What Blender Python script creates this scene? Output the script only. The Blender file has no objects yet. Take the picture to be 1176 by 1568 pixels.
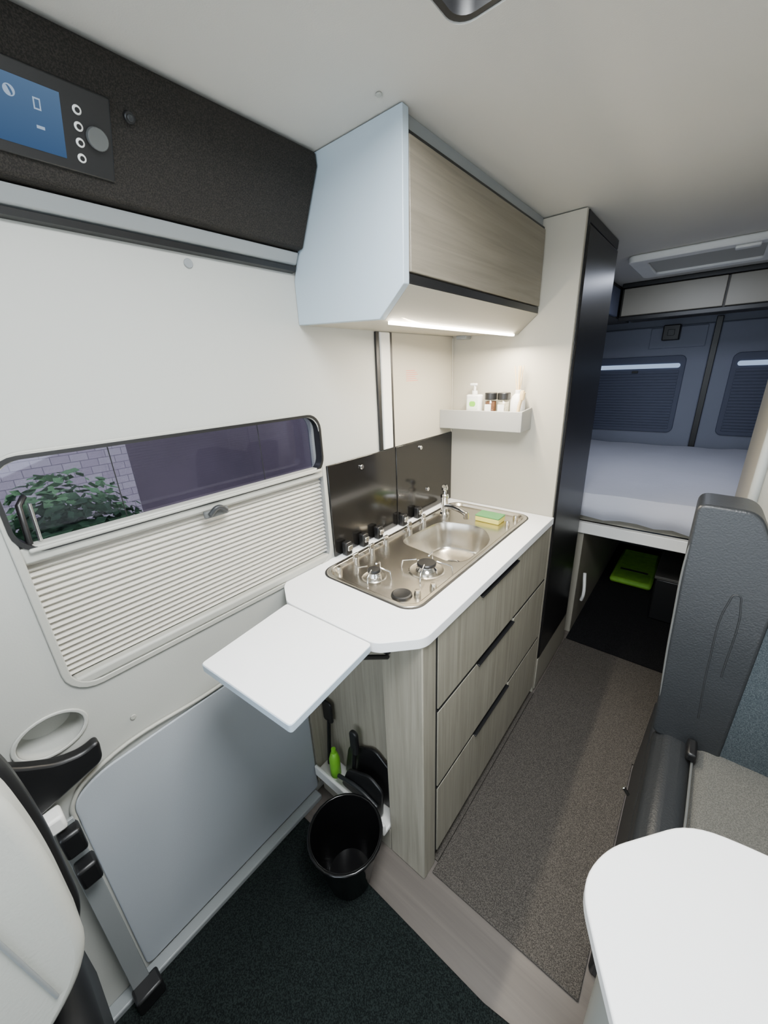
import bpy, bmesh, math
from mathutils import Vector, Matrix, noise
from math import sin, cos, pi, radians

# ------------------------------------------------------------------ helpers
def lin(c):
    out=[]
    for v in c:
        v=v/255.0
        out.append(v/12.92 if v<=0.04045 else ((v+0.055)/1.055)**2.4)
    return tuple(out)+(1.0,)

def newmat(name):
    m=bpy.data.materials.new(name); m.use_nodes=True
    nt=m.node_tree; nt.nodes.clear()
    o=nt.nodes.new('ShaderNodeOutputMaterial')
    return m,nt,o

def mat(name,col,rough=0.5,metal=0.0,noise=None,bump=None,spec=0.5,coat=0.0):
    m,nt,o=newmat(name)
    p=nt.nodes.new('ShaderNodeBsdfPrincipled')
    p.inputs['Roughness'].default_value=rough
    p.inputs['Metallic'].default_value=metal
    p.inputs['Specular IOR Level'].default_value=spec
    p.inputs['Coat Weight'].default_value=coat
    nt.links.new(p.outputs[0],o.inputs[0])
    tc=nt.nodes.new('ShaderNodeTexCoord')
    sc,am=noise if noise else (6.0,0.04)
    n=nt.nodes.new('ShaderNodeTexNoise'); n.inputs['Scale'].default_value=sc; n.inputs['Detail'].default_value=4
    nt.links.new(tc.outputs['Object'],n.inputs['Vector'])
    r=nt.nodes.new('ShaderNodeValToRGB')
    c=lin(col)
    r.color_ramp.elements[0].position=0.3; r.color_ramp.elements[1].position=0.7
    r.color_ramp.elements[0].color=tuple(max(0,x*(1-am)) for x in c[:3])+(1,)
    r.color_ramp.elements[1].color=tuple(min(1,x*(1+am)) for x in c[:3])+(1,)
    nt.links.new(n.outputs['Fac'],r.inputs['Fac'])
    nt.links.new(r.outputs['Color'],p.inputs['Base Color'])
    if bump:
        n2=nt.nodes.new('ShaderNodeTexNoise'); n2.inputs['Scale'].default_value=bump[0]; n2.inputs['Detail'].default_value=3
        nt.links.new(tc.outputs['Object'],n2.inputs['Vector'])
        b=nt.nodes.new('ShaderNodeBump'); b.inputs['Strength'].default_value=bump[1]; b.inputs['Distance'].default_value=0.002
        nt.links.new(n2.outputs['Fac'],b.inputs['Height'])
        nt.links.new(b.outputs['Normal'],p.inputs['Normal'])
    return m

def wood(name,c1,c2,axis,scale=60,rough=0.45):
    m,nt,o=newmat(name)
    p=nt.nodes.new('ShaderNodeBsdfPrincipled'); p.inputs['Roughness'].default_value=rough
    nt.links.new(p.outputs[0],o.inputs[0])
    tc=nt.nodes.new('ShaderNodeTexCoord'); mp=nt.nodes.new('ShaderNodeMapping')
    s=[1,1,1]; s['XYZ'.index(axis)]=0.035
    mp.inputs['Scale'].default_value=s
    nt.links.new(tc.outputs['Object'],mp.inputs['Vector'])
    n=nt.nodes.new('ShaderNodeTexNoise'); n.inputs['Scale'].default_value=scale; n.inputs['Detail'].default_value=6; n.inputs['Roughness'].default_value=0.65
    n.inputs['Distortion'].default_value=0.6
    nt.links.new(mp.outputs[0],n.inputs['Vector'])
    r=nt.nodes.new('ShaderNodeValToRGB'); r.color_ramp.elements[0].position=0.30; r.color_ramp.elements[1].position=0.70
    r.color_ramp.elements[0].color=lin(c1); r.color_ramp.elements[1].color=lin(c2)
    nt.links.new(n.outputs['Fac'],r.inputs['Fac']); nt.links.new(r.outputs['Color'],p.inputs['Base Color'])
    b=nt.nodes.new('ShaderNodeBump'); b.inputs['Strength'].default_value=0.15; b.inputs['Distance'].default_value=0.001
    nt.links.new(n.outputs['Fac'],b.inputs['Height']); nt.links.new(b.outputs['Normal'],p.inputs['Normal'])
    return m

def emis(name,col,s):
    m,nt,o=newmat(name); e=nt.nodes.new('ShaderNodeEmission'); e.inputs['Color'].default_value=lin(col); e.inputs['Strength'].default_value=s
    nt.links.new(e.outputs[0],o.inputs[0]); return m

def glassy(name,tint,gl=0.06):
    m,nt,o=newmat(name)
    t=nt.nodes.new('ShaderNodeBsdfTransparent'); t.inputs[0].default_value=tint
    g=nt.nodes.new('ShaderNodeBsdfGlossy'); g.inputs['Roughness'].default_value=0.03
    mx=nt.nodes.new('ShaderNodeMixShader'); mx.inputs[0].default_value=gl
    nt.links.new(t.outputs[0],mx.inputs[1]); nt.links.new(g.outputs[0],mx.inputs[2]); nt.links.new(mx.outputs[0],o.inputs[0])
    return m

def speckle(name,c1,c2,scale=400,rough=0.95,bump=0.6,big=None):
    m,nt,o=newmat(name)
    p=nt.nodes.new('ShaderNodeBsdfPrincipled'); p.inputs['Roughness'].default_value=rough; p.inputs['Specular IOR Level'].default_value=0.15
    nt.links.new(p.outputs[0],o.inputs[0])
    tc=nt.nodes.new('ShaderNodeTexCoord')
    n=nt.nodes.new('ShaderNodeTexNoise'); n.inputs['Scale'].default_value=scale; n.inputs['Detail'].default_value=2
    nt.links.new(tc.outputs['Object'],n.inputs['Vector'])
    r=nt.nodes.new('ShaderNodeValToRGB'); r.color_ramp.elements[0].position=0.4; r.color_ramp.elements[1].position=0.65
    r.color_ramp.elements[0].color=lin(c1); r.color_ramp.elements[1].color=lin(c2)
    nt.links.new(n.outputs['Fac'],r.inputs['Fac']); nt.links.new(r.outputs['Color'],p.inputs['Base Color'])
    b=nt.nodes.new('ShaderNodeBump'); b.inputs['Strength'].default_value=bump; b.inputs['Distance'].default_value=0.003
    nt.links.new(n.outputs['Fac'],b.inputs['Height']); nt.links.new(b.outputs['Normal'],p.inputs['Normal'])
    return m

def finish(bm,name,m,bevel=0,segs=2,smooth=True,ang=35,subsurf=0):
    me=bpy.data.meshes.new(name)
    bmesh.ops.recalc_face_normals(bm,faces=bm.faces)
    bm.to_mesh(me); bm.free()
    if isinstance(m,(list,tuple)):
        for x in m: me.materials.append(x)
    else: me.materials.append(m)
    ob=bpy.data.objects.new(name,me); bpy.context.collection.objects.link(ob)
    if smooth:
        for p in me.polygons: p.use_smooth=True
        try: me.set_sharp_from_angle(angle=radians(ang))
        except Exception: pass
    if bevel>0:
        b=ob.modifiers.new('bev','BEVEL'); b.width=bevel; b.segments=segs; b.limit_method='ANGLE'; b.angle_limit=radians(35)
        b.harden_normals=False
    return ob

def box(name,x0,x1,y0,y1,z0,z1,m,bevel=0.0,segs=2):
    bm=bmesh.new()
    bmesh.ops.create_cube(bm,size=1)
    for v in bm.verts:
        v.co=Vector((x0+(v.co.x+.5)*(x1-x0),y0+(v.co.y+.5)*(y1-y0),z0+(v.co.z+.5)*(z1-z0)))
    return finish(bm,name,m,bevel,segs)

def rrect(u0,u1,v0,v1,r,n=6):
    pts=[]
    for cx,cy,a in ((u1-r,v1-r,0),(u0+r,v1-r,90),(u0+r,v0+r,180),(u1-r,v0+r,270)):
        for i in range(n+1):
            t=radians(a+90*i/n); pts.append((cx+r*cos(t),cy+r*sin(t)))
    return pts

def rpoly(pts,r,n=5):
    out=[]; N=len(pts)
    for i in range(N):
        p=Vector(pts[i]); a=Vector(pts[i-1]); b=Vector(pts[(i+1)%N])
        rr=r[i] if isinstance(r,(list,tuple)) else r
        da=(a-p); db=(b-p)
        d=min(rr,da.length*.48,db.length*.48)
        if d<1e-5: out.append(tuple(p)); continue
        A=p+da.normalized()*d; B=p+db.normalized()*d
        for k in range(n+1):
            t=k/n; q=A*(1-t)**2+p*2*t*(1-t)+B*t*t; out.append(tuple(q))
    return out

def ell(cy,cz,a,b,n=32): return [(cy+a*cos(2*pi*t/n),cz+b*sin(2*pi*t/n)) for t in range(n)]

def mapax(ax,u,v,a):
    return (u,v,a) if ax=='Z' else ((a,u,v) if ax=='X' else (u,a,v))

def prism(name,outer,ax,a0,a1,m,holes=(),bevel=0,segs=2,ang=35,fn=None):
    bm=bmesh.new(); edges=[]
    for loop in [outer]+list(holes):
        vs=[bm.verts.new(mapax(ax,u,v,a0)) for u,v in loop]
        for i in range(len(vs)): edges.append(bm.edges.new((vs[i],vs[(i+1)%len(vs)])))
    if holes:
        bmesh.ops.triangle_fill(bm,use_beauty=True,use_dissolve=True,edges=edges)
    else:
        bm.faces.new(bm.verts[:])
    res=bmesh.ops.extrude_face_region(bm,geom=bm.faces[:])
    d=Vector(mapax(ax,0,0,a1-a0))
    for e in res['geom']:
        if isinstance(e,bmesh.types.BMVert): e.co+=d
    if fn:
        for v in bm.verts: v.co=Vector(fn(v.co))
    return finish(bm,name,m,bevel,segs,ang=ang)

def lathe(name,prof,c,m,segs=28,rot=None,ang=40):
    bm=bmesh.new(); rings=[]
    R=rot or Matrix.Identity(3)
    for r,z in prof:
        if r<1e-6: rings.append([bm.verts.new(Vector(c)+R@Vector((0,0,z)))])
        else: rings.append([bm.verts.new(Vector(c)+R@Vector((r*cos(2*pi*i/segs),r*sin(2*pi*i/segs),z))) for i in range(segs)])
    for a,b in zip(rings[:-1],rings[1:]):
        for i in range(segs):
            j=(i+1)%segs
            if len(a)==1 and len(b)==1: continue
            if len(a)==1: bm.faces.new((a[0],b[i],b[j]))
            elif len(b)==1: bm.faces.new((a[i],b[0],a[j]))
            else: bm.faces.new((a[i],b[i],b[j],a[j]))
    return finish(bm,name,m,ang=ang)

def ring_loft(name,loops,m,cap=True,ax='Z'):
    bm=bmesh.new(); R=[]
    for pts,z in loops: R.append([bm.verts.new(mapax(ax,u,v,z)) for u,v in pts])
    for a,b in zip(R[:-1],R[1:]):
        n=len(a)
        for i in range(n): bm.faces.new((a[i],a[(i+1)%n],b[(i+1)%n],b[i]))
    if cap: bm.faces.new(R[-1])
    return finish(bm,name,m,ang=60)

def tube(name,pts,r,m,cyclic=False,res=4,smooth=False):
    cu=bpy.data.curves.new(name,'CURVE'); cu.dimensions='3D'; cu.bevel_depth=r; cu.bevel_resolution=res; cu.use_fill_caps=True
    if smooth:
        sp=cu.splines.new('BEZIER'); sp.bezier_points.add(len(pts)-1)
        for bp,p in zip(sp.bezier_points,pts): bp.co=p; bp.handle_left_type='AUTO'; bp.handle_right_type='AUTO'
    else:
        sp=cu.splines.new('POLY'); sp.points.add(len(pts)-1)
        for bp,p in zip(sp.points,pts): bp.co=(*p,1)
    sp.use_cyclic_u=cyclic
    ob=bpy.data.objects.new(name+'_c',cu); bpy.context.collection.objects.link(ob)
    dg=bpy.context.evaluated_depsgraph_get(); me=bpy.data.meshes.new_from_object(ob.evaluated_get(dg))
    bpy.data.objects.remove(ob); me.name=name; me.materials.clear(); me.materials.append(m)
    for p in me.polygons: p.use_smooth=True
    o=bpy.data.objects.new(name,me); bpy.context.collection.objects.link(o); return o

def cyl(name,p0,p1,r,m,r2=None,segs=24):
    p0=Vector(p0);p1=Vector(p1); d=p1-p0; L=d.length
    R=d.to_track_quat('Z','Y').to_matrix()
    r2=r if r2 is None else r2
    c=min(.001,r*.2)
    return lathe(name,[(0,0),(r-c,0),(r,c),(r2,L-c),(r2-c,L),(0,L)],p0,m,segs,R)

def group(name,parts,loc=(0,0,0)):
    e=bpy.data.objects.new(name,None); e.empty_display_size=.05; bpy.context.collection.objects.link(e)
    for p in parts: p.parent=e
    return e

# ------------------------------------------------------------------ materials
M_wall=mat('wall_lining',(172,173,167),.55,bump=(300,.08),noise=(2,.02))
M_lowwall=mat('wall_lining_low',(160,166,172),.5,bump=(300,.08),noise=(2,.02))
M_ceil=mat('ceiling_lining',(190,188,181),.7,bump=(400,.1),noise=(2,.02))
M_blue=mat('end_panel_daylight_tint',(170,184,193),.45,noise=(2,.015))  # blue cast of the cool daylight is put into the panel colour
M_wt=mat('worktop_white',(245,246,246),.35,noise=(20,.01))
M_beige=mat('beige_laminate',(172,167,153),.5,noise=(3,.02))
M_greybeige=mat('greige_panel',(140,136,124),.5,noise=(3,.03))
M_woodV=wood('oak_grey_vertical',(130,125,111),(160,155,140),'Z',70)
M_woodH=wood('oak_grey_horizontal',(112,105,92),(134,126,111),'Y',60)
M_black=mat('black_plastic',(20,20,21),.4,noise=(30,.1))
M_gap=mat('shadow_gap_black',(8,8,8),.8)
M_blacksatin=mat('black_laminate',(20,19,20),.35,noise=(8,.06))
M_blkglass=mat('black_glass',(20,19,18),.15,spec=.5,noise=(4,.03),coat=.1)
M_darkpanel=speckle('cab_soffit_dark',(34,32,30),(52,49,45),500,.6,.25)
M_rail=mat('grey_rail',(132,136,137),.4,noise=(5,.02))
M_shelf=mat('shelf_grey',(150,150,146),.45,noise=(5,.02))
M_frame=mat('window_frame_grey',(166,166,158),.45,noise=(5,.02))
M_steel=mat('brushed_steel',(208,202,190),.26,1.0,noise=(40,.04))
M_chrome=mat('chrome',(225,223,220),.1,1.0,noise=(10,.01))
M_carpet=speckle('aisle_carpet',(56,53,49),(96,91,85),460)
M_carpetcab=speckle('cab_carpet',(11,15,15),(32,39,37),330)
M_blackmat=speckle('black_mat',(14,14,15),(28,28,30),200)
M_vinyl=wood('vinyl_floor',(84,78,73),(102,95,89),'X',25,.45)
M_leather=mat('grey_leather',(38,40,42),.40,bump=(220,.35),noise=(8,.06))
M_fabric=speckle('bench_fabric',(52,60,64),(76,82,85),420,.9,.5)
M_seatfab=speckle('bench_seat_fabric',(80,80,77),(104,103,98),420,.9,.5)
M_seam=mat('seam_thread',(84,86,85),.7)
M_cream=mat('cream_leather',(182,183,176),.45,bump=(200,.2),noise=(5,.03))
M_white=mat('white_plastic',(226,226,222),.4)
M_green=mat('green_plastic',(120,190,50),.4)
M_rear=mat('rear_door_lining',(120,126,142),.6,noise=(3,.04))
M_reardark=mat('dark_blind',(74,80,100),.6,noise=(3,.04))
M_sheet=mat('bed_sheet',(190,192,204),.85,bump=(40,.5),noise=(4,.03))
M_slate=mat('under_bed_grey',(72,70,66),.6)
M_greenmat=mat('green_bag',(125,180,55),.7,bump=(60,.5),noise=(25,.15))
M_red=mat('red_print',(205,120,100),.6)
M_amber=mat('spice_brown',(96,60,34),.5,noise=(150,.4))
M_spice2=mat('spice_pale',(200,190,165),.6,noise=(150,.3))
M_yellow=mat('sponge_yellow',(206,196,96),.9,bump=(300,.8))
M_spgreen=mat('scourer_green',(84,140,84),.95,bump=(400,.8))
M_bamboo=wood('bamboo',(200,170,120),(225,200,150),'Z',60)
M_led=emis('led_strip',(255,244,224),30)

def translucent(name,col):
    m,nt,o=newmat(name)
    d=nt.nodes.new('ShaderNodeBsdfDiffuse'); d.inputs[0].default_value=lin(col)
    t=nt.nodes.new('ShaderNodeBsdfTranslucent'); t.inputs[0].default_value=lin(col)
    mx=nt.nodes.new('ShaderNodeMixShader'); mx.inputs[0].default_value=.2
    nt.links.new(d.outputs[0],mx.inputs[1]); nt.links.new(t.outputs[0],mx.inputs[2]); nt.links.new(mx.outputs[0],o.inputs[0]); return m
M_blind=translucent('pleated_fabric',(214,210,200))
M_net=glassy('fly_screen',(.66,.66,.72,1),.02)
M_glass=glassy('tinted_glass',(.54,.56,.64,1),.08)
M_clear=glassy('clear_glass',(.93,.95,.95,1),.1)

# ------------------------------------------------------------------ room shell
XL=-.88; XR=.88; ZC=1.93; YF=-1.7; YR=3.7
Yw0,Yw1,Zw0,Zw1=.048,.764,.893,1.374
prism('wall_left',[(YF,0),(YR,0),(YR,ZC),(YF,ZC)],'X',-.94,XL,M_wall,holes=[rrect(Yw0,Yw1,Zw0,Zw1,.055),ell(0,.835,.052,.040)],bevel=.003)
prism('wall_right',[(YF,0),(YR,0),(YR,ZC),(YF,ZC)],'X',XR,.94,M_wall)
box('wall_rear',-.94,.94,YR,YR+.05,0,ZC,M_rear)
box('floor',-.94,.94,YF,YR+.05,-.05,0,M_vinyl)
prism('ceiling',[(-.94,YF),(.94,YF),(.94,YR+.05),(-.94,YR+.05)],'Z',ZC,ZC+.04,M_ceil,
      holes=[rrect(-.385,.18,.02,.662,.03)])
group('roof_skylight',[
  prism('lining',rrect(-.384,.179,.021,.661,.03),'Z',ZC+.002,ZC+.10,M_black,holes=[rrect(-.375,.17,.03,.652,.025)]),
  prism('glazing',rrect(-.382,.177,.023,.659,.03),'Z',ZC+.10,ZC+.11,mat('smoked_acrylic',(20,34,80),.15))])
group('roof_vent',[
  prism('frame',rrect(-.43,.12,2.33,2.82,.03),'Z',ZC-.03,ZC-.001,M_white,holes=[rrect(-.36,.05,2.40,2.75,.02)],bevel=.006),
  prism('blind',rrect(-.359,.049,2.401,2.749,.02),'Z',ZC-.02,ZC-.004,M_frame),
  box('latch',-.05,.03,2.35,2.39,ZC-.042,ZC-.03,M_white,.004)])

prism('carpet_aisle',[(-.403,.63),(.019,.63),(.019,1.40),(.13,1.40),(.13,2.02),(-.403,2.02)],'Z',0,.008,M_carpet,bevel=.003)
prism('carpet_cab',[(-.845,-1.2),(.8,-1.2),(.8,.50),(-.05,.50),(-.16,.485),(-.845,.485)],'Z',0,.008,M_carpetcab,bevel=.002)
group('baseboard_left',[box('strip',-.88,-.845,-1.2,.57,0,.022,M_rail,.004)])
def disc(name,p,axis,r,m,h=.003):
    d=Vector((1,0,0)) if axis=='X' else Vector((0,0,-1)); return cyl(name,p,Vector(p)+d*h,r,m)
group('trim_1',[prism('panel',rpoly([(-.014,.03),(.58,.03),(.58,.70),(.30,.70),(.04,.69),(-.014,.66)],[.02,.01,.01,.2,.04,.04]),'X',XL+.0005,XL+.007,M_lowwall,bevel=.004,segs=3),
   tube('ledge',[(XL+.006,-.02,.60),(XL+.006,-.012,.66),(XL+.006,.03,.697),(XL+.006,.3,.710),(XL+.006,.57,.712)],.0045,M_frame,smooth=True),
   disc('cap_high',(XL+.0005,.455,1.70),'X',.009,M_rail),disc('cap_low',(XL+.0005,.129,.768),'X',.006,M_frame)])
group('trim_6',[disc('cap',(-.549,.683,ZC-.0005),'Z',.006,M_frame)])

# ------------------------------------------------------------------ window
win=[]
win.append(prism('outer_frame',rrect(Yw0-.003,Yw1+.003,Zw0-.003,Zw1+.003,.057),'X',XL+.0005,XL+.005,M_frame,holes=[rrect(Yw0+.010,Yw1-.010,Zw0+.010,Zw1-.010,.045)],bevel=.002))
win.append(prism('black_seal',rrect(Yw0+.003,Yw1-.003,1.20,Zw1-.003,.045),'X',XL-.02,XL+.0065,M_black,holes=[rrect(Yw0+.010,Yw1-.010,1.207,Zw1-.010,.040)]))
win.append(prism('glass',rrect(Yw0,Yw1,Zw0,Zw1,.05),'X',-.938,-.934,M_glass))
def pleats(name,y0,y1,z0,z1,n,x,d,m):
    bm=bmesh.new(); prev=None
    for i in range(2*n+1):
        z=z0+(z1-z0)*i/(2*n); xx=x+(d if i%2 else 0)
        a=bm.verts.new((xx,y0,z)); b=bm.verts.new((xx,y1,z))
        if prev: bm.faces.new((prev[0],prev[1],b,a))
        prev=(a,b)
    return finish(bm,name,m,smooth=False)
win.append(pleats('blind_pleats',.056,.755,.925,1.185,21,XL-.022,.010,M_blind))
win.append(pleats('fly_screen',.056,.755,1.215,1.366,26,XL-.034,.004,M_net))
win.append(box('blind_bar',-.905,XL+.004,.056,.755,1.183,1.214,M_frame,.004))
win.append(box('blind_bar_lip',XL+.002,XL+.012,.068,.745,1.203,1.211,M_frame,.003))
win.append(box('bottom_tray',-.91,XL+.004,.06,.75,.902,.926,M_frame,.006))
win.append(box('handle_plate',XL+.004,XL+.016,.375,.435,1.168,1.186,M_seam,.004))
win.append(tube('handle_grip',[(XL+.02,.385,1.178),(XL+.024,.405,1.192),(XL+.02,.425,1.178)],.006,M_leather,smooth=True))
for k,y in enumerate((.235,.575)):
    win.append(tube('cord_%d'%(k+1),[(XL-.03,y,1.21),(XL-.03,y,1.368)],.0011,M_black))
win.append(tube('stay_arm',[(XL-.01,.074,1.215),(XL-.01,.078,1.285),(XL-.03,.090,1.295)],.005,M_black))
win.append(tube('stay_rail',[(XL-.012,.090,1.215),(XL-.012,.093,1.285)],.003,M_chrome))
group('window_1',win)

def brick():
    m,nt,o=newmat('white_brick'); p=nt.nodes.new('ShaderNodeBsdfPrincipled'); p.inputs['Roughness'].default_value=.9
    b=nt.nodes.new('ShaderNodeTexBrick'); b.inputs['Scale'].default_value=5.5; b.inputs['Color1'].default_value=lin((215,205,205)); b.inputs['Color2'].default_value=lin((195,180,186)); b.inputs['Mortar'].default_value=lin((150,138,144)); b.inputs['Mortar Size'].default_value=.013
    tc=nt.nodes.new('ShaderNodeTexCoord'); sx=nt.nodes.new('ShaderNodeSeparateXYZ'); cx=nt.nodes.new('ShaderNodeCombineXYZ')
    nt.links.new(tc.outputs['Object'],sx.inputs[0]); nt.links.new(sx.outputs[1],cx.inputs[0]); nt.links.new(sx.outputs[2],cx.inputs[1]); nt.links.new(cx.outputs[0],b.inputs['Vector'])
    nt.links.new(b.outputs[0],p.inputs['Base Color']); nt.links.new(p.outputs[0],o.inputs[0]); return m
box('garden_wall',-3.0,-2.9,-3,.85,-.6,1.9,brick())
box('house_wall',-3.4,-3.0,.86,7,-.6,3.5,mat('render_wall',(112,100,106),.9,noise=(1.5,.2)))
box('ground_outside',-9,-.96,-6,9,-.65,-.6,mat('gravel',(120,118,115),.95,noise=(60,.3)))
def bush(name,c,r,n,seed):
    import random; random.seed(seed)
    bm=bmesh.new()
    for i in range(n):
        th=random.uniform(0,2*pi); ph=math.acos(random.uniform(-1,1)); rr=random.uniform(.6,1.0)
        d=Vector((sin(ph)*cos(th),sin(ph)*sin(th),cos(ph)))
        p=Vector(c)+Vector((d.x*r[0],d.y*r[1],d.z*r[2]))*rr
        q=Vector((random.uniform(-1,1),random.uniform(-1,1),random.uniform(-1,1))).normalized()
        t=d.cross(q).normalized(); s=random.uniform(.02,.04)
        a=bm.verts.new(p+t*s); b=bm.verts.new(p+q*s*.6); cc=bm.verts.new(p-t*s); e=bm.verts.new(p-q*s*.6)
        bm.faces.new((a,b,cc,e))
    return finish(bm,name,mat('leaves',(110,158,100),.7,noise=(12,.4)),smooth=False)
bush('garden_hedge',(-2.3,.36,.16),(.4,.46,.95),9000,3)

# ------------------------------------------------------------------ cab soffit w/ control panel
prism('cab_soffit',[(-.879,1.925),(-.76,1.925),(-.758,1.90),(-.83,1.760),(-.879,1.757)],'Y',-1.6,.722,M_darkpanel,bevel=.004)
group('trim_2',[prism('grey_rail',[(-.879,1.756),(-.845,1.756),(-.858,1.732),(-.879,1.729)],'Y',-1.6,.72,M_rail,bevel=.003),
   prism('black_gasket',[(-.879,1.7285),(-.860,1.7285),(-.864,1.719),(-.879,1.717)],'Y',-1.6,.72,M_black)])
def face(z): return -.758-(1.90-z)*(.072/.140)
ny=Vector((.140,0,-.072)).normalized()
def P(y,z,off=0): return Vector((face(z),y,z))+ny*off
def slab(name,y0,y1,z0,z1,o0,o1,m,bev=.0,):
    bm=bmesh.new(); vs=[]
    for o in (o0,o1):
        for y,z in ((y0,z0),(y1,z0),(y1,z1),(y0,z1)): vs.append(bm.verts.new(P(y,z,o)))
    for f in ((0,1,2,3),(4,5,6,7),(0,1,5,4),(1,2,6,5),(2,3,7,6),(3,0,4,7)): bm.faces.new([vs[i] for i in f])
    return finish(bm,name,m,bev)
def screenmat():
    m,nt,o=newmat('touch_screen'); e=nt.nodes.new('ShaderNodeEmission'); tc=nt.nodes.new('ShaderNodeTexCoord'); sx=nt.nodes.new('ShaderNodeSeparateXYZ')
    r=nt.nodes.new('ShaderNodeValToRGB'); mr=nt.nodes.new('ShaderNodeMapRange'); mr.inputs[1].default_value=1.79; mr.inputs[2].default_value=1.86
    nt.links.new(tc.outputs['Object'],sx.inputs[0]); nt.links.new(sx.outputs[2],mr.inputs[0]); nt.links.new(mr.outputs[0],r.inputs[0])
    r.color_ramp.elements[0].color=lin((66,96,136)); r.color_ramp.elements[1].color=lin((94,122,156)); nt.links.new(r.outputs[0],e.inputs[0]); e.inputs[1].default_value=.9
    nt.links.new(e.outputs[0],o.inputs[0]); return m
M_icon=emis('icon_white',(190,212,240),.8)
M_scr=screenmat()
cp=[slab('housing',.08,.325,1.783,1.872,.0005,.005,M_black,.003),
    slab('screen',.10,.262,1.795,1.858,.005,.0062,M_scr,0)]
for k,z in enumerate((1.848,1.832,1.816,1.800)):
    cp.append(cyl('button_%d'%(k+1),P(.281,z,.005),P(.281,z,.008),.0055,M_white))
    cp.append(cyl('button_dot_%d'%(k+1),P(.281,z,.0081),P(.281,z,.0085),.003,M_black))
cp.append(cyl('dial',P(.303,1.826,.004),P(.303,1.826,.014),.0135,M_seam))
cp.append(slab('icon_a',.231,.239,1.834,1.845,.0064,.0067,M_icon)); cp.append(slab('icon_a_in',.2325,.2375,1.8355,1.8435,.0068,.0069,M_scr))
cp.append(slab('icon_b',.231,.240,1.8165,1.8195,.0064,.0068,M_icon)); 
cp.append(cyl('icon_ring',P(.207,1.843,.0064),P(.207,1.843,.0067),.006,M_icon)); cp.append(cyl('icon_ring_in',P(.207,1.843,.0068),P(.207,1.843,.0069),.0048,M_scr))
group('control_panel',cp)
group('soffit_lock',[cyl('barrel',P(.350,1.861,0),P(.350,1.861,.009),.0075,M_black),cyl('core',P(.350,1.861,.009),P(.350,1.861,.011),.0045,M_leather)])

# ------------------------------------------------------------------ overhead cabinet
oc=[]
oc.append(prism('end_panel',[(-.79,1.928),(-.879,1.70),(-.879,1.60),(-.603,1.585),(-.535,1.645),(-.53,1.928)],'Y',.725,.745,M_blue,bevel=.0015))
oc.append(prism('underside',[(-.878,1.60),(-.603,1.585),(-.60,1.60),(-.878,1.615)],'Y',.745,1.518,M_beige))
oc.append(prism('bottom_slope',[(-.603,1.585),(-.535,1.645),(-.545,1.65),(-.61,1.60)],'Y',.745,1.518,M_beige))
oc.append(box('carcass',-.85,-.56,.746,1.518,1.655,1.92,M_beige))
oc.append(box('door_front',-.556,-.532,.748,1.512,1.668,1.893,M_woodH,.002))
oc.append(box('handle_channel',-.556,-.536,.746,1.518,1.646,1.666,M_black,.002))
oc.append(box('shadow_gap',-.565,-.545,.746,1.518,1.895,1.929,M_rail))
oc.append(box('top_seal',-.546,-.538,.746,1.518,1.894,1.902,M_black))
group('overhead_cabinet',oc)
group('led_light',[box('diffuser',-.607,-.597,.76,1.47,1.577,1.584,M_led)])

# ------------------------------------------------------------------ tall cabinet
tc_=[]
tc_.append(box('front_face',-.878,-.412,1.521,1.54,0.0,1.927,M_beige,.002))
tc_.append(box('carcass',-.878,-.43,1.54,2.00,0.0,1.927,M_greybeige))
tc_.append(box('fridge_door',-.43,-.405,1.545,1.985,.19,1.89,M_blacksatin,.006))
tc_.append(box('plinth',-.43,-.408,1.541,2.0,.01,.185,M_greybeige,.003))
tc_.append(box('edge_strip',-.428,-.409,1.541,1.56,.19,1.927,M_black,.002))
tc_.append(box('head_rail',-.43,-.41,1.56,2.0,1.895,1.927,M_black,.002))
group('tall_cabinet',tc_)

# ------------------------------------------------------------------ kitchen unit
k=[]
k.append(box('carcass',-.875,-.434,.665,1.518,.06,.70,M_gap))  # coloured near-black so the gaps between drawers read as shade
k.append(box('carcass_top',-.46,-.434,.665,1.518,.70,.874,M_gap))
k.append(box('end_column',-.541,-.412,.60,.661,.001,.872,M_woodV,.003))
k.append(box('corner_gap',-.434,-.4135,.6615,.6685,.045,.873,M_gap))  # black filler painted in for the shade of the corner gap
k.append(box('pocket_back',-.875,-.542,.655,.664,.05,.86,M_woodV))
k.append(box('pocket_side',-.878,-.868,.585,.654,.05,.86,M_woodV))
k.append(box('toe_kick',-.875,-.46,.665,1.518,.0,.06,M_greybeige))
k.append(box('toe_mat',-.459,-.404,.665,1.518,.0,.007,M_carpet))
for i,(z0,z1) in enumerate(((.630,.864),(.336,.618),(.045,.324))):
    zt=z1; y0,y1=.670,1.516
    pts=[(y0,z0),(y1,z0),(y1,zt),(1.185,zt),(1.178,zt-.009),(.902,zt-.009),(.895,zt),(y0,zt)]
    k.append(prism('drawer_%d'%(i+1),pts,'X',-.430,-.411,M_woodV,bevel=.0012))
    k.append(box('drawer_gap_shade_a_%d'%(i+1),-.433,-.4125,y0,.895,zt+.0002,zt+.006,M_gap))  # black strips above each drawer stand in for shade in the gap
    k.append(box('drawer_gap_shade_b_%d'%(i+1),-.433,-.4125,1.185,y1,zt+.0002,zt+.006,M_gap))
    k.append(prism('grip_%d'%(i+1),[(.902,zt-.011),(1.178,zt-.011),(1.178,zt-.006),(.902,zt-.006)],'X',-.430,-.405,M_black,bevel=.001))
k.append(box('pocket_tray',-.868,-.542,.575,.655,.105,.12,M_white,.004))
k.append(box('pocket_lip',-.868,-.542,.570,.582,.105,.150,M_white,.004))
k.append(box('pocket_plinth',-.868,-.542,.60,.655,.0,.10,M_greybeige,.002))
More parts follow.
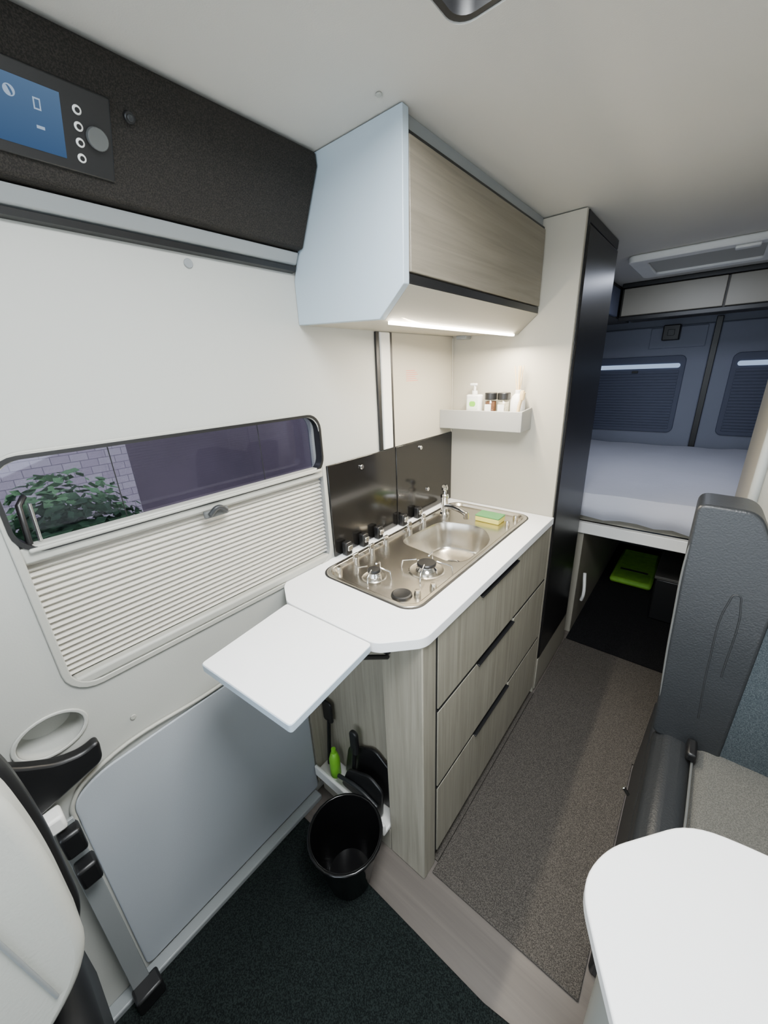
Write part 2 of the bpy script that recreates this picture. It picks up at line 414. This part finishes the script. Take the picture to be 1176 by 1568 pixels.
k.append(cyl('hinge_dot_1',(-.63,.655,.80),(-.63,.650,.80),.006,M_rail))
wt_out=rpoly([(-.88,1.519),(-.88,.575),(-.865,.555),(-.79,.508),(-.495,.520),(-.478,.528),(-.412,.595),(-.404,.615),(-.404,1.519)],[0,.0,.02,.015,.01,.03,.03,.02,0],4)
hole=rrect(-.822,-.497,.682,1.472,.04,6)
k.append(prism('worktop',wt_out,'Z',.875,.903,M_wt,holes=[hole],bevel=.0015))
group('kitchen_unit',k)
M_edge=mat('edge_grey',(176,190,202),.4)
group('folding_worktop_flap',[
  prism('board',rpoly([(-.784,.504),(-.748,.25),(-.466,.270),(-.493,.517)],.008,3),'Z',.882,.902,M_wt,bevel=.0015),
  prism('edge_band',rpoly([(-.7845,.5035),(-.7485,.249),(-.465,.269),(-.4925,.5165)],.008,3),'Z',.8835,.899,M_edge),
  tube('bracket_arm',[(-.515,.595,.80),(-.52,.50,.862),(-.53,.36,.875)],.006,M_black),
  box('bracket_plate',-.545,-.505,.585,.599,.815,.87,M_black,.002),
  box('hinge',-.70,-.66,.49,.55,.868,.8815,M_rail,.002)])
# ------------------------------------------------------------------ hob + sink
h=[]
basin=rpoly([(-.785,1.0),(-.555,.965),(-.515,1.0),(-.513,1.19),(-.60,1.295),(-.765,1.255)],[.05,.04,.05,.06,.06,.05],6)
h.append(prism('rim',rrect(-.835,-.484,.668,1.485,.05,8),'Z',.901,.9065,M_steel,holes=[rrect(-.822,-.497,.681,1.472,.042,8)],bevel=.002))
h.append(prism('gasket',rrect(-.840,-.479,.663,1.490,.053,8),'Z',.9005,.9045,M_black,holes=[rrect(-.83,-.49,.675,1.478,.045,8)]))
h.append(prism('deck',rrect(-.823,-.496,.681,1.473,.042,8),'Z',.893,.897,M_steel,holes=[basin],bevel=.001))
def scale(pts,s):
    cx=sum(p[0] for p in pts)/len(pts); cy=sum(p[1] for p in pts)/len(pts)
    return [(cx+(x-cx)*s,cy+(y-cy)*s) for x,y in pts]
h.append(ring_loft('rim_wall',[(rrect(-.822,-.497,.681,1.472,.042,8),.906),(rrect(-.816,-.503,.687,1.466,.04,8),.897)],M_steel,False))
h.append(ring_loft('basin',[(basin,.8975),(scale(basin,.985),.891),(scale(basin,.95),.86),(scale(basin,.90),.80),(scale(basin,.84),.785),(scale(basin,.4),.781)],M_steel))
h.append(lathe('drain',[(0,.783),(.012,.784),(.022,.784),(.03,.787),(.034,.784)],(-.645,1.15,0),M_chrome))
h.append(lathe('drain_plug',[(0,.790),(.010,.790),(.012,.785)],(-.645,1.15,0),M_black))
def burner(n,x,y,r):
    out=[lathe('burner_dish_%d'%n,[(r*1.9,.8975),(r*1.75,.900),(r*1.6,.8985),(r*1.1,.8978)],(x,y,0),M_steel),
      lathe('burner_base_%d'%n,[(r*1.1,.897),(r*1.1,.903),(r*.85,.910),(r*.8,.914),(0,.914)],(x,y,0),M_chrome),
      lathe('burner_cap_%d'%n,[(r*.85,.914),(r,.917),(r,.922),(r*.9,.925),(0,.926)],(x,y,0),M_black)]
    out.append(cyl('igniter_%d'%n,(x-r*1.3,y+r*.4,.897),(x-r*1.3,y+r*.4,.916),.0025,M_white))
    L=r*2.7
    for a in (20,110,200,290):
        c,s=cos(radians(a)),sin(radians(a))
        out.append(tube('pan_support_%d_%d'%(n,a),[(x+c*L,y+s*L,.898),(x+c*L*.94,y+s*L*.94,.922),(x+c*r*1.05,y+s*r*1.05,.931)],.0024,M_chrome))
    return out
h+=burner(1,-.69,.755,.020)
h+=burner(2,-.585,.88,.030)
for i,(x,y) in enumerate(((-.525,.745),(-.51,.80),(-.80,.715),(-.525,1.43),(-.53,1.36))):
    h.append(lathe('stud_%d'%(i+1),[(.010,.897),(.010,.905),(.007,.915),(0,.916)],(x,y,0),M_steel))
h.append(lathe('gas_outlet',[(.030,.8975),(.028,.903),(.024,.905),(.020,.904),(0,.903)],(-.562,.722,0),M_black))
for i,(x,y) in enumerate(((-.795,.787),(-.80,.87),(-.803,.95),(-.808,1.10),(-.812,1.20))):
    h.append(cyl('knob_%d'%(i+1),(x,y,.897),(x+.0,y,.920),.010,M_chrome))
    h.append(box('knob_grip_%d'%(i+1),x-.004,x+.004,y-.011,y+.011,.920,.934,M_chrome,.002))
    h.append(box('lid_hinge_%d'%(i+1),-.868,-.845,y+.010,y+.038,.9035,.95,M_black,.004))
    h.append(box('lid_hinge_clip_%d'%(i+1),-.846,-.838,y+.014,y+.034,.922,.94,M_chrome,.002))
group('hob_sink_unit',h)
group('faucet',[lathe('base',[(.020,.8975),(.020,.905),(.014,.912),(.014,.97),(.017,.975),(.017,.985),(.012,.99),(0,.99)],(-.79,1.325,0),M_chrome),
  tube('spout',[(-.79,1.325,.935),(-.75,1.31,.945),(-.70,1.295,.945),(-.665,1.285,.938)],.011,M_chrome,smooth=True),
  cyl('nozzle',(-.668,1.286,.947),(-.668,1.286,.918),.011,M_chrome),
  tube('lever',[(-.79,1.325,.985),(-.79,1.325,1.01),(-.78,1.30,1.03)],.007,M_chrome,smooth=True),
  lathe('lever_knob',[(0,1.005),(.012,1.008),(.014,1.016),(.010,1.028),(0,1.03)],(-.79,1.325,0),M_chrome)])
group('sponge',[box('foam',-.655,-.555,1.335,1.400,.8975,.918,M_yellow,.004),box('scourer',-.655,-.555,1.335,1.400,.918,.924,M_spgreen,.002)])

group('splashback',[box('panel_1',-.8795,-.872,.770,1.108,.905,1.213,M_blkglass,.002),box('panel_2',-.8795,-.872,1.113,1.519,.905,1.213,M_blkglass,.002),
   cyl('stud_1',(-.872,.92,1.18),(-.866,.92,1.18),.008,M_chrome),cyl('stud_2',(-.872,1.27,1.185),(-.866,1.27,1.185),.008,M_chrome),cyl('stud_3',(-.872,1.32,1.0),(-.866,1.32,1.0),.008,M_chrome)])
group('trim_3',[box('black_seal',-.8795,-.872,1.025,1.042,1.215,1.598,M_black,.002),box('white_strip',-.8795,-.868,1.044,1.095,1.215,1.598,M_white,.004),
   box('black_line',-.8795,-.872,1.097,1.109,1.215,1.598,M_black,.001),box('door_panel',-.8795,-.876,1.11,1.519,1.215,1.598,M_beige)])
lab=[]
for i in range(6): lab.append(box('text_line_%d'%i,-.876,-.8755,1.19,1.265-(i%3)*.01,1.44+i*.007,1.442+i*.007,M_red))
group('warning_label',lab)
tube('trim_4',[(-.874,1.517,1.215),(-.874,1.517,1.595)],.003,M_beige)
group('ceiling_spot',[box('body',-.835,-.79,1.47,1.515,1.583,1.598,M_rail,.004)])

# ------------------------------------------------------------------ shelf + items
group('storage_shelf',[box('bottom',-.876,-.535,1.425,1.52,1.243,1.251,M_shelf,.002),
   box('front',-.876,-.535,1.420,1.427,1.243,1.318,M_shelf,.002),
   prism('end',[(1.42,1.243),(1.52,1.243),(1.52,1.325),(1.42,1.318)],'X',-.537,-.528,M_shelf,bevel=.002),
   box('inner_floor',-.872,-.54,1.43,1.52,1.252,1.300,M_shelf)])
Z0=1.3005
group('soap_dispenser',[prism('bottle',rrect(-.778,-.712,1.455,1.49,.014),'Z',Z0,Z0+.075,M_white,bevel=.006,segs=3),
   cyl('neck',(-.745,1.472,Z0+.075),(-.745,1.472,Z0+.09),.011,M_white),cyl('pump',(-.745,1.472,Z0+.09),(-.745,1.472,Z0+.112),.005,M_white),
   box('nozzle',-.765,-.735,1.466,1.478,Z0+.108,Z0+.118,M_white,.003),
   box('label',-.768,-.722,1.4542,1.455,Z0+.02,Z0+.058,mat('label_pale',(222,232,214),.5)),
   prism('label_mark',rrect(-.758,-.732,Z0+.03,Z0+.05,.008),'Y',1.4532,1.4541,M_green)])
def jar(name,x,m):
    return group(name,[lathe('spice',[(0,Z0+.004),(.021,Z0+.004),(.021,Z0+.05),(0,Z0+.05)],(x,1.472,0),m),
      lathe('glass',[(0,Z0),(.024,Z0),(.0245,Z0+.003),(.0245,Z0+.052),(.020,Z0+.058)],(x,1.472,0),M_clear),
      lathe('lid',[(.022,Z0+.056),(.024,Z0+.058),(.024,Z0+.08),(.022,Z0+.082),(0,Z0+.082)],(x,1.472,0),M_black),
      prism('paper_label',[(x-.013,Z0+.012),(x+.013,Z0+.012),(x+.013,Z0+.04),(x-.013,Z0+.04)],'Y',1.4462,1.447,M_white)])
jar('spice_jar',-.675,M_amber); jar('spice_jar',-.622,M_spice2)
rd=[lathe('bottle',[(0,Z0),(.026,Z0),(.028,Z0+.004),(.027,Z0+.05),(.022,Z0+.068),(.012,Z0+.078),(.012,Z0+.09),(.009,Z0+.091),(0,Z0+.088)],(-.572,1.485,0),M_white)]
for i,(dx,dy) in enumerate(((-.02,.0),(-.01,.012),(.004,-.01),(.0,.008),(.012,.002))):
    rd.append(tube('reed_%d'%(i+1),[(-.572,1.485,Z0+.04),(-.572+dx,1.485+dy,Z0+.175)],.0015,M_bamboo))
group('reed_diffuser',rd)
group('dish_brush',[tube('handle',[(-.552,1.437,Z0+.006),(-.547,1.44,Z0+.045),(-.534,1.442,Z0+.085)],.006,M_bamboo,smooth=True),
   lathe('head',[(0,Z0+.055),(.008,Z0+.058),(.010,Z0+.075),(.007,Z0+.09),(0,Z0+.092)],(-.54,1.441,0),M_bamboo)])

# ------------------------------------------------------------------ pocket contents + bin
group('dish_spatula',[tube('handle',[(-.845,.622,.13),(-.84,.63,.25),(-.835,.635,.34)],.007,M_black,smooth=True),prism('blade',rrect(-.858,-.812,.33,.42,.012),'Y',.630,.638,M_black,bevel=.002)])
group('washing_up_bottle',[lathe('bottle',[(0,.121),(.018,.121),(.019,.126),(.019,.20),(.012,.225),(.008,.228),(.008,.245),(0,.246)],(-.80,.612,0),M_green)])
group('spatula',[tube('handle',[(-.72,.620,.125),(-.71,.622,.25),(-.70,.622,.32)],.008,M_black,smooth=True),prism('grip',rrect(-.715,-.682,.29,.39,.015),'Y',.615,.629,M_black,bevel=.004)])
group('chopping_board',[prism('board',rpoly([(-.78,.122),(-.56,.122),(-.56,.30),(-.63,.345),(-.75,.27)],.025),'Y',.638,.648,M_blacksatin,bevel=.003)])
group('dustpan',[prism('pan',rpoly([(-.76,.1215),(-.575,.1215),(-.565,.25),(-.62,.275),(-.72,.225)],.02),'Y',.598,.608,M_black,bevel=.003),
   tube('brush_handle',[(-.76,.591,.17),(-.67,.591,.19),(-.585,.591,.175)],.007,M_leather,smooth=True)])
M_bin=mat('glossy_black_plastic',(12,12,13),.18)
bx,by=-.600,.466
group('waste_bin',[lathe('bucket',[(0,.0085),(.062,.0085),(.067,.014),(.102,.196),(.108,.202),(.108,.212),(.102,.213),(.098,.202),(.063,.02),(0,.018)],(bx,by,0),M_bin,40),
   tube('rim',[(bx+.107*cos(t*pi/12),by+.107*sin(t*pi/12),.209) for t in range(24)],.005,M_bin,cyclic=True)])

# ------------------------------------------------------------------ bed area
b=[]
def mattress():
    bm=bmesh.new()
    bmesh.ops.create_cube(bm,size=1)
    x0,x1,y0,y1,z0,z1=-.875,.875,2.06,3.60,.745,.865
    for v in bm.verts: v.co=Vector((x0+(v.co.x+.5)*(x1-x0),y0+(v.co.y+.5)*(y1-y0),z0+(v.co.z+.5)*(z1-z0)))
    bmesh.ops.subdivide_edges(bm,edges=bm.edges[:],cuts=24,use_grid_fill=True)
    for v in bm.verts:
        n=noise.noise(Vector((v.co.x*5,v.co.y*2.5,v.co.z*3))); n2=noise.noise(Vector((v.co.x*16,v.co.y*4,7)))
        if v.co.z>.80: v.co.z+=n*.012+n2*.004
        if v.co.y<2.08:
            t=(v.co.z-.745)/.12
            v.co.y+=n*.008-.03*sin(pi*min(max(t,0),1))
            v.co.z-= (.865-v.co.z)*.25*abs(n2)
    return finish(bm,'mattress',M_sheet,.02,3)
b.append(mattress())
b.append(box('front_rail',-.86,.86,2.08,2.11,.635,.695,M_white,.004))
b.append(box('slat_base',-.86,.86,2.11,3.6,.70,.742,M_greybeige))
b.append(box('storage_box',-.875,-.40,2.10,3.6,0.0,.63,M_greybeige,.003))
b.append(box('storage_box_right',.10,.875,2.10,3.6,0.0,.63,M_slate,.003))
b.append(box('underbed_liner',-.40,.10,2.03,3.6,0,.006,M_blackmat))
group('bed',b)
group('wheel_bag',[box('bag',-.34,-.09,2.84,3.4,0.007,.05,M_greenmat,.02),box('strap',-.30,-.13,3.0,3.02,.05,.053,M_black)])
group('storage_crate',[box('bin',-.07,.09,2.5,3.1,.007,.28,M_black,.01),box('lid',-.075,.095,2.49,3.11,.28,.30,M_slate,.005)])
group('floor_drawer_handle',[tube('loop',[(-.36,2.07,.25),(-.35,2.05,.30),(-.36,2.06,.42)],.008,M_white,smooth=True)])
ro=[box('carcass',-.575,.87,3.12,3.63,1.742,1.90,M_slate)]
ro.append(box('door_left',-.565,-.065,3.10,3.12,1.745,1.90,M_greybeige,.003)); ro.append(box('door_right',-.055,.86,3.10,3.12,1.745,1.90,M_greybeige,.003))
ro.append(box('lower_rail',-.575,.87,3.09,3.12,1.715,1.740,M_black,.003)); ro.append(box('upper_rail',-.575,.87,3.09,3.12,1.903,1.928,M_black,.003))
group('rear_overhead_cabinet',ro)
group('trim_7',[box('side_locker',-.879,-.60,2.003,3.62,1.74,1.9295,M_slate,.003),box('side_locker_face',-.60,-.582,2.03,3.08,1.745,1.90,M_reardark,.003)])
dr=[box('left_leaf',-.85,-.085,3.66,3.699,.60,1.70,M_rear,.01),box('right_leaf',-.055,.85,3.66,3.699,.60,1.70,M_rear,.01),box('centre_seal',-.088,-.052,3.65,3.70,.60,1.735,M_black,.003)]
M_day=emis('daylight_gap',(170,195,230),1.1)
for nm,x0,x1 in (('l',-.78,-.235),('r',.075,.70)):
    dr.append(prism('blind_frame_'+nm,rrect(x0-.03,x1+.03,.95,1.50,.04),'Y',3.648,3.662,M_reardark,bevel=.004))
    dr.append(prism('daylight_slot_'+nm,rrect(x0,x1,1.415,1.446,.015),'Y',3.642,3.649,M_day))
    for i in range(20):
        dr.append(box('slat_%s_%d'%(nm,i),x0,x1,3.643,3.648,.98+i*.021,.995+i*.021,M_reardark,.002))
    dr.append(box('latch_'+nm,(x0+x1)/2-.02,(x0+x1)/2+.02,3.632,3.643,1.385,1.40,M_black,.002))
dr.append(box('inner_panel',-.45,-.12,3.652,3.662,1.55,1.69,M_rear,.006))
group('door_1',dr)
group('rear_camera_box',[box('body',-.37,-.27,3.56,3.65,1.60,1.70,M_black,.006),box('lens_rim',-.34,-.30,3.555,3.56,1.63,1.67,M_leather,.003)])

# ------------------------------------------------------------------ washroom partition
prism('wall_washroom',rpoly([(.135,1.47),(.87,1.47),(.87,2.03),(.135,2.03)],[.03,.0,.0,.03]),'Z',0,1.928,M_beige)
group('trim_5',[cyl('corner_profile',(.138,1.472,.05),(.138,1.472,1.9),.012,M_wall)])

# ------------------------------------------------------------------ bench seat
bs=[]
bs.append(prism('base',[(.022,0.0),(.86,0.0),(.86,.36),(.040,.36)],'Y',.70,1.38,M_leather,bevel=.01))
bs.append(prism('cushion_bolster',[(.040,.355),(.13,.355),(.135,.45),(.12,.470),(.075,.474),(.044,.45)],'Y',.68,1.14,M_leather,bevel=.015,segs=4))
bs.append(box('cushion',.135,.84,.68,1.15,.365,.472,M_seatfab,.03,4))
bs.append(tube('piping',[(.128,.69,.462),(.132,.9,.470),(.135,1.12,.468)],.003,M_seam))
def shear(co):
    y=co.y+(co.z-.46)*.12
    return (co.x,y,co.z)
bs.append(prism('back_bolster',rpoly([(.040,.46),(.190,.46),(.205,.95),(.185,1.03),(.135,1.132),(.016,1.135),(.018,.95)],[.02,.01,.03,.05,.03,.025,.1],6),'Y',1.112,1.235,M_leather,bevel=.026,segs=5,fn=shear))
bs.append(prism('back_cushion',rpoly([(.175,.46),(.80,.46),(.82,.95),(.78,1.04),(.21,1.04),(.192,.95)],[.01,.02,.03,.05,.05,.03],6),'Y',1.118,1.235,M_fabric,bevel=.022,segs=4,fn=shear))
bs.append(tube('stitch',[shear(Vector(q)) for q in ((.128,1.1115,.56),(.118,1.1115,.72),(.122,1.1115,.90),(.134,1.1115,.925),(.145,1.1115,.90),(.148,1.1115,.70))],.002,M_leather,smooth=True))
bs.append(tube('side_piping',[shear(Vector(q)) for q in ((.045,1.116,.50),(.026,1.116,.80),(.024,1.116,1.05),(.036,1.116,1.115))],.003,M_seam,smooth=True))
bs.append(box('belt_buckle',.118,.140,1.05,1.110,.472,.50,M_black,.006))
bs.append(cyl('recline_lever',(.02,.98,.33),(.005,.98,.35),.006,M_chrome))
group('bench_seat',bs)

# ------------------------------------------------------------------ table
tb_out=rpoly([(-.020,.455),(.018,.385),(.13,.19),(.84,.19),(.84,.70),(.20,.678),(.105,.660),(.0,.53)],[.05,.0,.06,.02,.02,.05,.05,.06],6)
def off(pts,d):
    cx,cy=.4,.43
    out=[]
    for x,y in pts:
        v=Vector((x-cx,y-cy)); L=v.length; v=v*((L-d)/L); out.append((cx+v.x,cy+v.y))
    return out
group('dining_table',[prism('top',tb_out,'Z',.694,.72,M_wt,bevel=.004,segs=3),
   prism('under_plate',off(tb_out,.03),'Z',.66,.693,M_black,bevel=.003),
   cyl('leg_column',(.08,.49,.02),(.08,.49,.66),.050,M_frame),
   lathe('foot',[(0,.009),(.10,.009),(.10,.015),(.06,.03),(0,.03)],(.08,.49,0),M_frame)])

# ------------------------------------------------------------------ cab seat (bottom left), belt, cup holder
cs=[]
cs.append(prism('backrest',rpoly([(-.62,.60),(-.14,.60),(-.052,.69),(-.047,.90),(-.058,1.05),(-.12,1.16),(-.62,1.20)],[.02,.08,.06,.1,.08,.08,.05],8),'X',-.62,-.55,M_cream,bevel=.022,segs=5))
cs.append(prism('shell',rpoly([(-.62,.56),(-.13,.565),(-.046,.67),(-.041,.90),(-.052,1.055),(-.115,1.17),(-.62,1.22)],[.02,.08,.06,.1,.08,.08,.05],8),'X',-.66,-.622,M_black,bevel=.012,segs=3))
cs.append(tube('seam_1',[(-.549,-.10,.68),(-.548,-.115,.85),(-.549,-.14,1.10)],.0025,M_rail,smooth=True))
cs.append(tube('seam_2',[(-.549,-.5,.90),(-.548,-.115,.885)],.002,M_rail,smooth=True))
cs.append(box('cushion',-.78,-.45,-.62,-.08,.33,.555,M_black,.04,4))
cs.append(box('pedestal',-.75,-.48,-.55,-.17,.009,.33,M_black,.01))
group('cab_seat',cs)
group('cup_holder',[prism('surround',ell(0,.835,.060,.047),'X',XL+.0005,XL+.005,M_wall,holes=[ell(0,.835,.052,.040)],bevel=.002),
   ring_loft('well',[(ell(0,.835,.0515,.0395),XL+.003),(ell(0,.834,.050,.038),-.915),(ell(0,.833,.042,.031),-.934)],M_wall,True,'X')])
sb=[prism('anchor_cover',rpoly([(-.20,.93),(-.10,.875),(-.05,.822),(-.01,.790),(.03,.778),(.060,.788),(.055,.735),(-.06,.70),(-.20,.66)],.015),'X',-.874,-.848,M_black,bevel=.005),
    box('buckle_white',-.86,-.822,-.072,-.030,.66,.697,M_white,.006),
    box('buckle_black',-.845,-.812,-.052,-.016,.59,.65,M_black,.006),
    box('buckle_black_low',-.84,-.805,-.050,-.014,.50,.555,M_black,.006),
    prism('webbing',[(-.055,.05),(-.018,.05),(-.020,.66),(-.052,.66)],'X',-.845,-.838,M_rail,bevel=.001),
    box('floor_anchor',-.843,-.80,-.06,.0,.009,.06,M_black,.006)]
group('seat_belt',sb)

# ------------------------------------------------------------------ lights
def area(name,loc,target,sx,sy,power,col):
    l=bpy.data.lights.new(name,'AREA'); l.shape='RECTANGLE'; l.size=sx; l.size_y=sy; l.energy=power; l.color=col
    o=bpy.data.objects.new(name,l); bpy.context.collection.objects.link(o); o.location=loc
    o.rotation_euler=(Vector(target)-Vector(loc)).to_track_quat('-Z','Y').to_euler(); return o
area('windscreen_daylight',(0,-1.6,1.35),(0,1.0,.9),1.6,.8,32,(.80,.90,1.0))
area('skylight_daylight',(-.1,.30,2.0),(-.1,.30,0),.48,.5,42,(.95,.98,1.0))
area('side_window_daylight',(.86,.35,1.15),(-.5,.5,.7),.7,.4,5,(.90,.95,1.0))
area('rear_fill_light',(-.15,2.57,1.885),(-.15,2.7,0),.35,.3,5,(.78,.84,1.0))  # added cool fill below the vent, brightens the rear
area('led_strip_lamp',(-.602,1.115,1.570),(-.64,1.115,.9),.70,.015,19,(1.0,.89,.72)).rotation_euler=(0,radians(4),radians(90))
l=bpy.data.lights.new('sun','SUN'); l.energy=8; l.angle=.05; l.color=(1,.97,.92)
so_=bpy.data.objects.new('sun',l); bpy.context.collection.objects.link(so_); so_.rotation_euler=Vector((-.75,-.25,-.6)).to_track_quat('-Z','Y').to_euler()

w=bpy.data.worlds.new('World'); bpy.context.scene.world=w; w.use_nodes=True
bg=w.node_tree.nodes['Background']; bg.inputs[0].default_value=(.78,.87,1.0,1); bg.inputs[1].default_value=1.3

# ------------------------------------------------------------------ camera
cd=bpy.data.cameras.new('camera'); cam=bpy.data.objects.new('camera',cd); bpy.context.collection.objects.link(cam)
cd.sensor_fit='VERTICAL'; cd.sensor_height=36; cd.lens=36*589/1568; cd.clip_start=.01
r=Vector((.7716,.6346,-.0418)).normalized(); f=Vector((-.6079,.7160,-.3421)); f=(f-r*f.dot(r)).normalized(); u=r.cross(f)
Rm=Matrix((r,u,-f)).transposed()
cam.matrix_world=Matrix.Translation((0,0,1.476))@Rm.to_4x4()
bpy.context.scene.camera=cam
